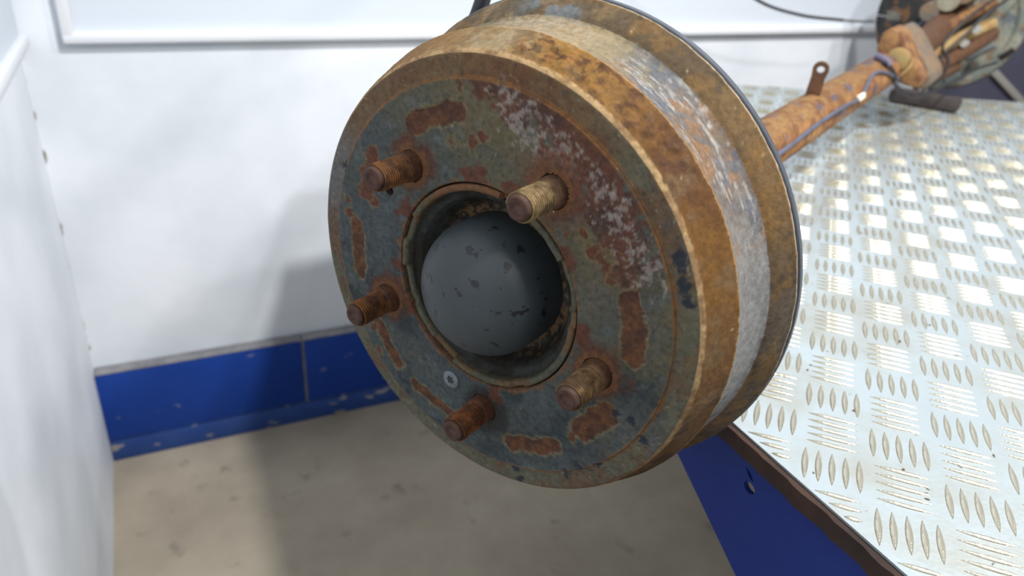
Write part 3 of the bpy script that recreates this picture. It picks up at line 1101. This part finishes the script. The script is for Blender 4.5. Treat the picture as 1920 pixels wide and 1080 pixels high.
# --- near backing plate
M_back = mat('dark_grey_plate', (74, 78, 86), 0.55, base2=(54, 57, 64), var=0.25, var_scale=20, bump=0.2)
bp = [(0.1625, 0.0836), (0.1646, 0.0838), (0.1652, 0.0844), (0.1652, 0.0885), (0.1640, 0.0900), (0.150, 0.0940), (0.120, 0.1020), (0.090, 0.1030), (0.0305, 0.1030)]
Vb, Fb = lathe([(r_, -t_) for r_, t_ in bp], 200)
mesh_obj('backing_plate', Vb, Fb, M_back, axle, auto=40)

# --- axle tube (set below the hub centre)
OY = -0.024
TR = 0.0288
ts = np.linspace(0.100, 1.20, 230)
nth = 64
a = np.linspace(0, 2 * math.pi, nth, endpoint=False)
Ag, Sg = np.meshgrid(a, ts)
rad = TR + 0.0 * Sg
Vt = np.stack([rad * np.cos(Ag), OY + rad * np.sin(Ag), -Sg], -1).reshape(-1, 3)
Vt[:, :2] += ((fbm(Vt, 60, 101) - 0.5) * 0.0008)[:, None]
Ft = []
for i in range(len(ts) - 1):
    for j in range(nth):
        k = (j + 1) % nth
        Ft.append((i * nth + j, (i + 1) * nth + j, (i + 1) * nth + k, i * nth + k))
tubeo = mesh_obj('axle_tube', Vt, Ft, M_axle, axle, auto=50)
phi = np.degrees(Ag).reshape(-1)
phi = (phi + 180) % 360 - 180
w1 = fbm(Vt * np.array([1, 1, 0.35]), 40, 103)
w2 = fbm(Vt * np.array([1, 1, 0.5]), 90, 105)
tc_ = mixc(np.broadcast_to(C(138, 94, 58), Vt.shape), C(154, 114, 74), sstep(0.3, 0.8, w1))
up_ = sstep(15, 55, phi) * sstep(165, 130, phi)
tc_ = mixc(tc_, C(106, 80, 56), up_ * 0.7)
tc_ = mixc(tc_, C(132, 104, 64), up_ * sstep(0.45, 0.8, w2) * 0.7)
tc_ = mixc(tc_, C(76, 78, 96), sstep(0.64, 0.78, fbm(Vt * np.array([1, 1, 0.5]), 55, 107)) * 0.85)
tc_ = mixc(tc_, C(96, 66, 46), sstep(0.58, 0.75, fbm(Vt, 75, 109)) * 0.7)
set_color(tubeo, tc_, 0.0)
# brake pipe clipped to the tube
M_pipe = mat('grey_blue_brake_pipe', (88, 92, 112), 0.5, base2=(70, 70, 84), var=0.2, var_scale=30)
M_black = mat('black_rubber', (30, 31, 34), 0.45, base2=(44, 44, 46), var=0.2, var_scale=60)
M_clip = mat('white_plastic_clip', (226, 222, 206), 0.5)
pp = []
for t_, ph in ((0.12, 10), (0.30, 12), (0.50, 14), (0.62, 20), (0.74, 19), (0.80, 14), (0.835, 14), (0.87, 30), (0.93, 48), (0.98, 42), (1.03, 20), (1.10, -10), (1.16, -40)):
    rr_ = TR + 0.0030
    pp.append((rr_ * math.cos(math.radians(ph)), OY + rr_ * math.sin(math.radians(ph)), -t_))
tube('brake_pipe', smooth_path(pp, 10), 0.0026, M_pipe, tubeo)
ph = math.radians(16)
q = Matrix.Translation(((TR + 0.004) * math.cos(ph), OY + (TR + 0.004) * math.sin(ph), -0.83)) @ Matrix.Rotation(ph, 4, 'Z')
box('pipe_clip', (-0.003, -0.004, -0.016), (0.0025, 0.004, 0.016), M_clip, tubeo, bevel=0.0015, M=q)
# small bracket tab with a hole, standing on the tube
bm = bmesh.new()
out = [(-0.0085, -0.002), (-0.0085, 0.026)] + [(0.0100 * math.cos(t_), 0.036 + 0.0100 * math.sin(t_)) for t_ in np.linspace(math.pi, 0, 12)] + [(0.0085, 0.026), (0.0095, -0.002)]
vs = [bm.verts.new((x, y, 0)) for x, y in out]
ed = [bm.edges.new((vs[i], vs[(i + 1) % len(vs)])) for i in range(len(vs))]
hv = [bm.verts.new((0.0048 * math.cos(t_), 0.036 + 0.0048 * math.sin(t_), 0)) for t_ in np.linspace(0, 2 * math.pi, 14, endpoint=False)]
ed += [bm.edges.new((hv[i], hv[(i + 1) % len(hv)])) for i in range(len(hv))]
bmesh.ops.triangle_fill(bm, use_beauty=True, edges=ed)
r = bmesh.ops.extrude_face_region(bm, geom=bm.faces[:])
bmesh.ops.translate(bm, vec=(0, 0, 0.008), verts=[v for v in r['geom'] if isinstance(v, bmesh.types.BMVert)])
M_rustbrown = mat('brown_rust', (70, 46, 34), 0.85, base2=(104, 70, 44), var=0.25, var_scale=70, bump=0.6, bump_scale=160)
M_rusttan = mat('tan_rust', (146, 108, 66), 0.85, base2=(92, 56, 38), var=0.12, var_scale=46, bump=0.6, bump_scale=130)
M_rustpale = mat('pale_scale_rust', (178, 156, 104), 0.85, base2=(134, 92, 54), var=0.25, var_scale=30, bump=0.6, bump_scale=130)
M_rustgrey = mat('grey_worn_rust', (98, 94, 88), 0.8, base2=(132, 104, 74), var=0.15, var_scale=36, bump=0.5, bump_scale=130)
o = bm_obj('bracket_tab', bm, M_rustbrown, tubeo)
o.location = (-0.004, OY + TR - 0.004, -0.70)
o.rotation_euler = (0, math.radians(14), math.radians(-6))

# --- far end of the axle
Z = lambda t_: -t_
fp = [(0.022, 1.786), (0.060, 1.786), (0.066, 1.790), (0.098, 1.792), (0.104, 1.796), (0.134, 1.797), (0.140, 1.792), (0.150, 1.791), (0.1575, 1.793), (0.1610, 1.798), (0.1610, 1.815), (0.150, 1.818), (0.022, 1.818)]
Vf, Ff = lathe([(r_, -t_) for r_, t_ in fp], 160)
bang = np.degrees(np.arctan2(Vf[:, 1], Vf[:, 0]))
# subdivide radially by interpolating the ring list for colour patches
fp2 = []
for (r0, t0), (r1, t1) in zip(fp[:-1], fp[1:]):
    k = max(1, int(abs(r1 - r0) / 0.003))
    for s in range(k):
        fp2.append((r0 + (r1 - r0) * s / k, t0 + (t1 - t0) * s / k))
fp2.append(fp[-1])
Vf, Ff = lathe([(r_, -t_) for r_, t_ in fp2], 200)
fplate = mesh_obj('far_backing_plate', Vf, [tuple(reversed(f)) for f in Ff], M_axle, axle, auto=40)
fplate['label'] = 'grey-green brake backing plate at the far end'
wb = fbm(Vf, 45, 120) - 0.5
fc = mixc(np.broadcast_to(C(120, 126, 118), Vf.shape), C(146, 144, 130), sstep(0.4, 0.7, fbm(Vf, 28, 122)))
fc = mixc(fc, C(84, 92, 102), sstep(0.56, 0.72, fbm(Vf, 34, 124)) * 0.7)
blk = sstep(0.012, -0.012, Vf[:, 0] + 0.052 - 0.55 * Vf[:, 1] * (Vf[:, 1] > 0) + wb * 0.05)
fc = mixc(fc, C(42, 42, 44), blk * 0.95)
fc = mixc(fc, C(120, 116, 108), blk * sstep(0.62, 0.75, fbm(Vf, 40, 126)) * 0.8)
fc = mixc(fc, C(130, 92, 60), sstep(0.66, 0.8, fbm(Vf, 60, 128)) * 0.6)
set_color(fplate, fc, 0.1)


def disc_part(name, x, y, t0, t1, r0, r1, material, parent, seg=24):
    Vd, Fd = lathe([(0.0001, -t0), (r0 * 0.92, -t0), (r0, -t0 - 0.002), (r1, -t1)], seg)
    Vd[:, 0] += x
    Vd[:, 1] += y
    return mesh_obj(name, Vd, [tuple(reversed(f)) for f in Fd], material, parent, auto=40)


M_hole = mat('dark_opening', (36, 30, 28), 0.9)
M_bolt = mat('pale_bolt_head', (178, 176, 168), 0.5, metal=0.3)
# slot and round inspection opening of the plate
disc_part('plug', 0.078, -0.094, 1.787, 1.80, 0.011, 0.013, mat('grey_plug', (78, 74, 68), 0.8), fplate)
q = Matrix.Translation((0.138, -0.058, -1.789)) @ Matrix.Rotation(math.radians(48), 4, 'Z')
box('adjuster_slot', (-0.016, -0.0065, -0.006), (0.016, 0.0065, 0.0012), M_hole, fplate, bevel=0.003, M=q)
q = Matrix.Translation((0.085, -0.060, -1.790)) @ Matrix.Rotation(math.radians(40), 4, 'Z')
box('pressed_rib', (-0.030, -0.005, -0.006), (0.030, 0.005, 0.002), mat('grey_rib', (110, 116, 116), 0.7), fplate, bevel=0.003, M=q)
disc_part('boss', 0.045, -0.128, 1.786, 1.80, 0.016, 0.018, mat('grey_green_boss', (122, 132, 126), 0.7), fplate)

# spring bracket at the end of the tube: thick bent rusty plate with a saddle foot on the bench
bracket = bpy.data.objects.new('spring_bracket', None)
COL.objects.link(bracket)
bracket.parent = axle


def prism_z(name, poly, z0, z1, material, parent, bevel=0.004):
    bm = bmesh.new()
    lo_ = [bm.verts.new((x, y, z0)) for x, y in poly]
    hi_ = [bm.verts.new((x, y, z1)) for x, y in poly]
    n = len(poly)
    bm.faces.new(lo_[::-1])
    bm.faces.new(hi_)
    for i in range(n):
        bm.faces.new((lo_[i], lo_[(i + 1) % n], hi_[(i + 1) % n], hi_[i]))
    bmesh.ops.bevel(bm, geom=bm.edges[:], offset=bevel, segments=3, affect='EDGES', profile=0.5)
    return bm_obj(name, bm, material, parent, auto=40)


CHEEK = [(-0.0186, 0.0094), (-0.0162, 0.036), (-0.0033, 0.046), (0.0126, 0.0429), (0.0673, -0.0288), (0.0632, -0.0438), (0.0401, -0.0424), (0.0166, -0.0323), (-0.0078, -0.0105)]
STRIP = [(-0.0126, 0.0335), (0.0001, 0.0408), (0.0202, 0.0288), (0.0694, -0.0294), (0.0735, -0.0447), (0.0638, -0.0574), (0.0516, -0.0558), (0.005, -0.02)]
prism_z('bracket_cheek', CHEEK[::-1], -1.185, -1.12, M_rusttan, bracket)
prism_z('bracket_plate', STRIP[::-1], -1.30, -1.19, M_rustgrey, bracket)
Vd, Fd = tube_mesh([(0, 0, -0.004), (0, 0, 0.004), (0, 0, 0.006)], [0.0195, 0.0190, 0.0150], 24)
o = mesh_obj('bracket_boss', Vd, Fd, mat('olive_scale', (138, 130, 88), 0.85, base2=(160, 122, 70), var=0.25, var_scale=40, bump=0.5), bracket, auto=40)
o.location = (0.020, -0.002, -1.120)
tube('bracket_rib', smooth_path([(0.030, -0.028, -1.117), (0.040, -0.012, -1.116), (0.042, 0.002, -1.117)], 6), 0.0035, M_rustpale, bracket, 10)
sf = Matrix.Translation((0.0, -0.1080, -1.385))
bm = bmesh.new()
add_box(bm, (-0.020, -0.0178, -0.035), (0.110, 0.008, 0.005), 0.006, sf)
bm_obj('saddle_foot', bm, mat('dark_saddle_steel', (44, 40, 44), 0.8, base2=(72, 60, 54), var=0.25, var_scale=40, bump=0.5), bracket, auto=40)

# carrier: arms and lugs between bracket and far plate
carrier = bpy.data.objects.new('stub_carrier', None)
COL.objects.link(carrier)
carrier.parent = axle


def arm(name, pts, rad, material, parent, flat=1.0):
    V_, F_ = tube_mesh(smooth_path(pts, 6), rad, 14)
    return mesh_obj(name, V_, F_, material, parent, auto=50)


tube('stub_beam', [(0.004, OY + 0.004, -1.18), (0.004, -0.016, -1.5), (0.004, -0.006, -1.64), (0.002, 0, -1.80)], [0.026, 0.026, 0.030, 0.046], M_rustbrown, carrier, 24)
arm('upper_arm', [(-0.016, -0.052, -1.50), (0.012, -0.010, -1.60), (0.045, 0.022, -1.68), (0.078, 0.042, -1.79)], 0.014, M_rusttan, carrier)
arm('middle_arm', [(-0.004, -0.064, -1.50), (0.030, -0.034, -1.58), (0.066, -0.006, -1.64), (0.096, 0.012, -1.70)], 0.013, M_rustpale, carrier)
arm('lower_arm', [(0.006, -0.086, -1.50), (0.040, -0.064, -1.58), (0.076, -0.034, -1.64), (0.100, -0.010, -1.72)], 0.016, M_rustbrown, carrier)
arm('tie_lug', [(-0.030, -0.030, -1.52), (-0.006, -0.014, -1.56), (0.012, 0.000, -1.60)], 0.012, M_rustpale, carrier)
arm('dark_link', [(0.010, -0.104, -1.50), (0.038, -0.090, -1.56), (0.060, -0.075, -1.62)], 0.013, M_rustbrown, carrier)
disc_part('bolt_head', 0.0785, 0.006, 1.598, 1.62, 0.0085, 0.009, M_bolt, carrier, 6)
disc_part('bolt_head', 0.064, -0.0245, 1.598, 1.63, 0.0085, 0.009, M_bolt, carrier, 6)
disc_part('bolt_head', 0.030, 0.066, 1.660, 1.80, 0.019, 0.020, M_rustgrey, carrier, 20)
disc_part('wheel_cylinder', -0.026, 0.026, 1.640, 1.80, 0.020, 0.022, M_rustgrey, carrier, 24)
disc_part('wheel_cylinder', 0.004, 0.052, 1.640, 1.80, 0.022, 0.023, mat('pale_cylinder', (150, 148, 132), 0.7, base2=(120, 104, 78), var=0.25, var_scale=50), carrier, 24)
disc_part('bleed_nipple', -0.046, -0.012, 1.62, 1.80, 0.006, 0.007, mat('blue_grey_nipple', (128, 138, 156), 0.5), carrier, 10)
# sensor wires
wires = [[(0.0335 * math.cos(math.radians(p_)), OY + 0.0335 * math.sin(math.radians(p_)), -t_) for p_, t_ in ((62, 1.02), (35, 1.035), (8, 1.055), (-20, 1.08))] + [(0.048, -0.058, -1.13), (0.066, -0.066, -1.20), (0.088, -0.062, -1.34), (0.110, -0.056, -1.50), (0.130, -0.062, -1.66)],
         [(0.016, -0.104, -1.43), (0.030, -0.080, -1.50), (0.040, -0.040, -1.55), (0.062, -0.006, -1.58), (0.090, 0.040, -1.62), (0.125, 0.080, -1.70), (0.150, 0.110, -1.79)],
         [(0.028, -0.106, -1.42), (0.052, -0.084, -1.48), (0.052, -0.054, -1.53), (0.030, -0.028, -1.56), (0.052, 0.020, -1.60), (0.080, 0.056, -1.66), (0.110, 0.080, -1.79)]]
for w_ in wires:
    tube('sensor_wire', smooth_path(w_, 8), 0.0030, M_black, axle, 8)
tube('strap', smooth_path([(0.0345 * math.cos(math.radians(p_)), OY + 0.0345 * math.sin(math.radians(p_)), -t_) for p_, t_ in ((88, 1.035), (66, 1.03), (44, 1.03))], 6), 0.0065, mat('grey_violet_strap', (92, 86, 104), 0.7), axle, 10)


# --- brake cable: leaves the near backing plate, arches up and comes down to the far plate
def to_local(P):
    d = np.asarray(P, float) - DC
    return (float(d @ xl), float(d @ yl), float(d @ DN))


cpts = [(-0.108, 0.100, -0.105), (-0.105, 0.130, -0.118), (-0.098, 0.152, -0.121), (-0.090, 0.205, -0.135)]
cpts += [to_local(p) for p in ((0.34, 0.66, 1.26), (0.62, 0.98, 1.30), (0.90, 1.20, 1.16), (1.06, 1.29, 1.02), (1.1884, 1.30, 0.952), (1.3176, 1.30, 0.922), (1.4506, 1.30, 0.9105))]
cp_s = smooth_path(cpts, 14)
tube('brake_cable', cp_s, [0.0056 if q < 70 else 0.0056 - 0.0022 * min(1, (q - 70) / 20) for q in range(len(cp_s))], M_black, axle, 12)
tube('cable_end', smooth_path([to_local((1.445, 1.30, 0.911)), to_local((1.50, 1.30, 0.9080)), to_local((1.552, 1.302, 0.9078))], 8), 0.0024, mat('cable_end_metal', (74, 74, 60), 0.5), axle, 10)
tube('inner_wire', smooth_path([to_local((1.550, 1.302, 0.9078)), to_local((1.60, 1.34, 0.915)), (-0.135, -0.010, -1.80)], 8), 0.0010, mat('bare_wire', (190, 192, 200), 0.4), axle, 6)

# ------------------------------------------------------------------ dark cabinet beyond the far end
M_cab = mat('dark_slate_cabinet', (74, 74, 92), 0.6, base2=(62, 62, 78), var=0.25, var_scale=6)
cab = bpy.data.objects.new('dark_cabinet', None)
COL.objects.link(cab)
cab.location = (2.7, 1.40, 0)
tag(cab, 'dark slate grey cabinet against the back wall with a pale slanted bar', 'cabinet')
box('body', (-0.65, -0.03, 0.0), (0.6, 0.055, 0.98), M_cab, cab, bevel=0.006)
P0, P1 = np.array((2.152 - 2.7, -0.036, 0.762)), np.array((2.52 - 2.7, -0.036, 0.570))
dv = P1 - P0
L_ = np.linalg.norm(dv)
q = Matrix.Translation(tuple(P0)) @ Matrix.Rotation(math.atan2(dv[2], dv[0]), 4, 'Y').inverted()
box('slanted_bar', (0, -0.006, -0.011), (L_, 0.006, 0.011), mat('pale_metal_bar', (150, 146, 140), 0.5), cab, bevel=0.003, M=q)
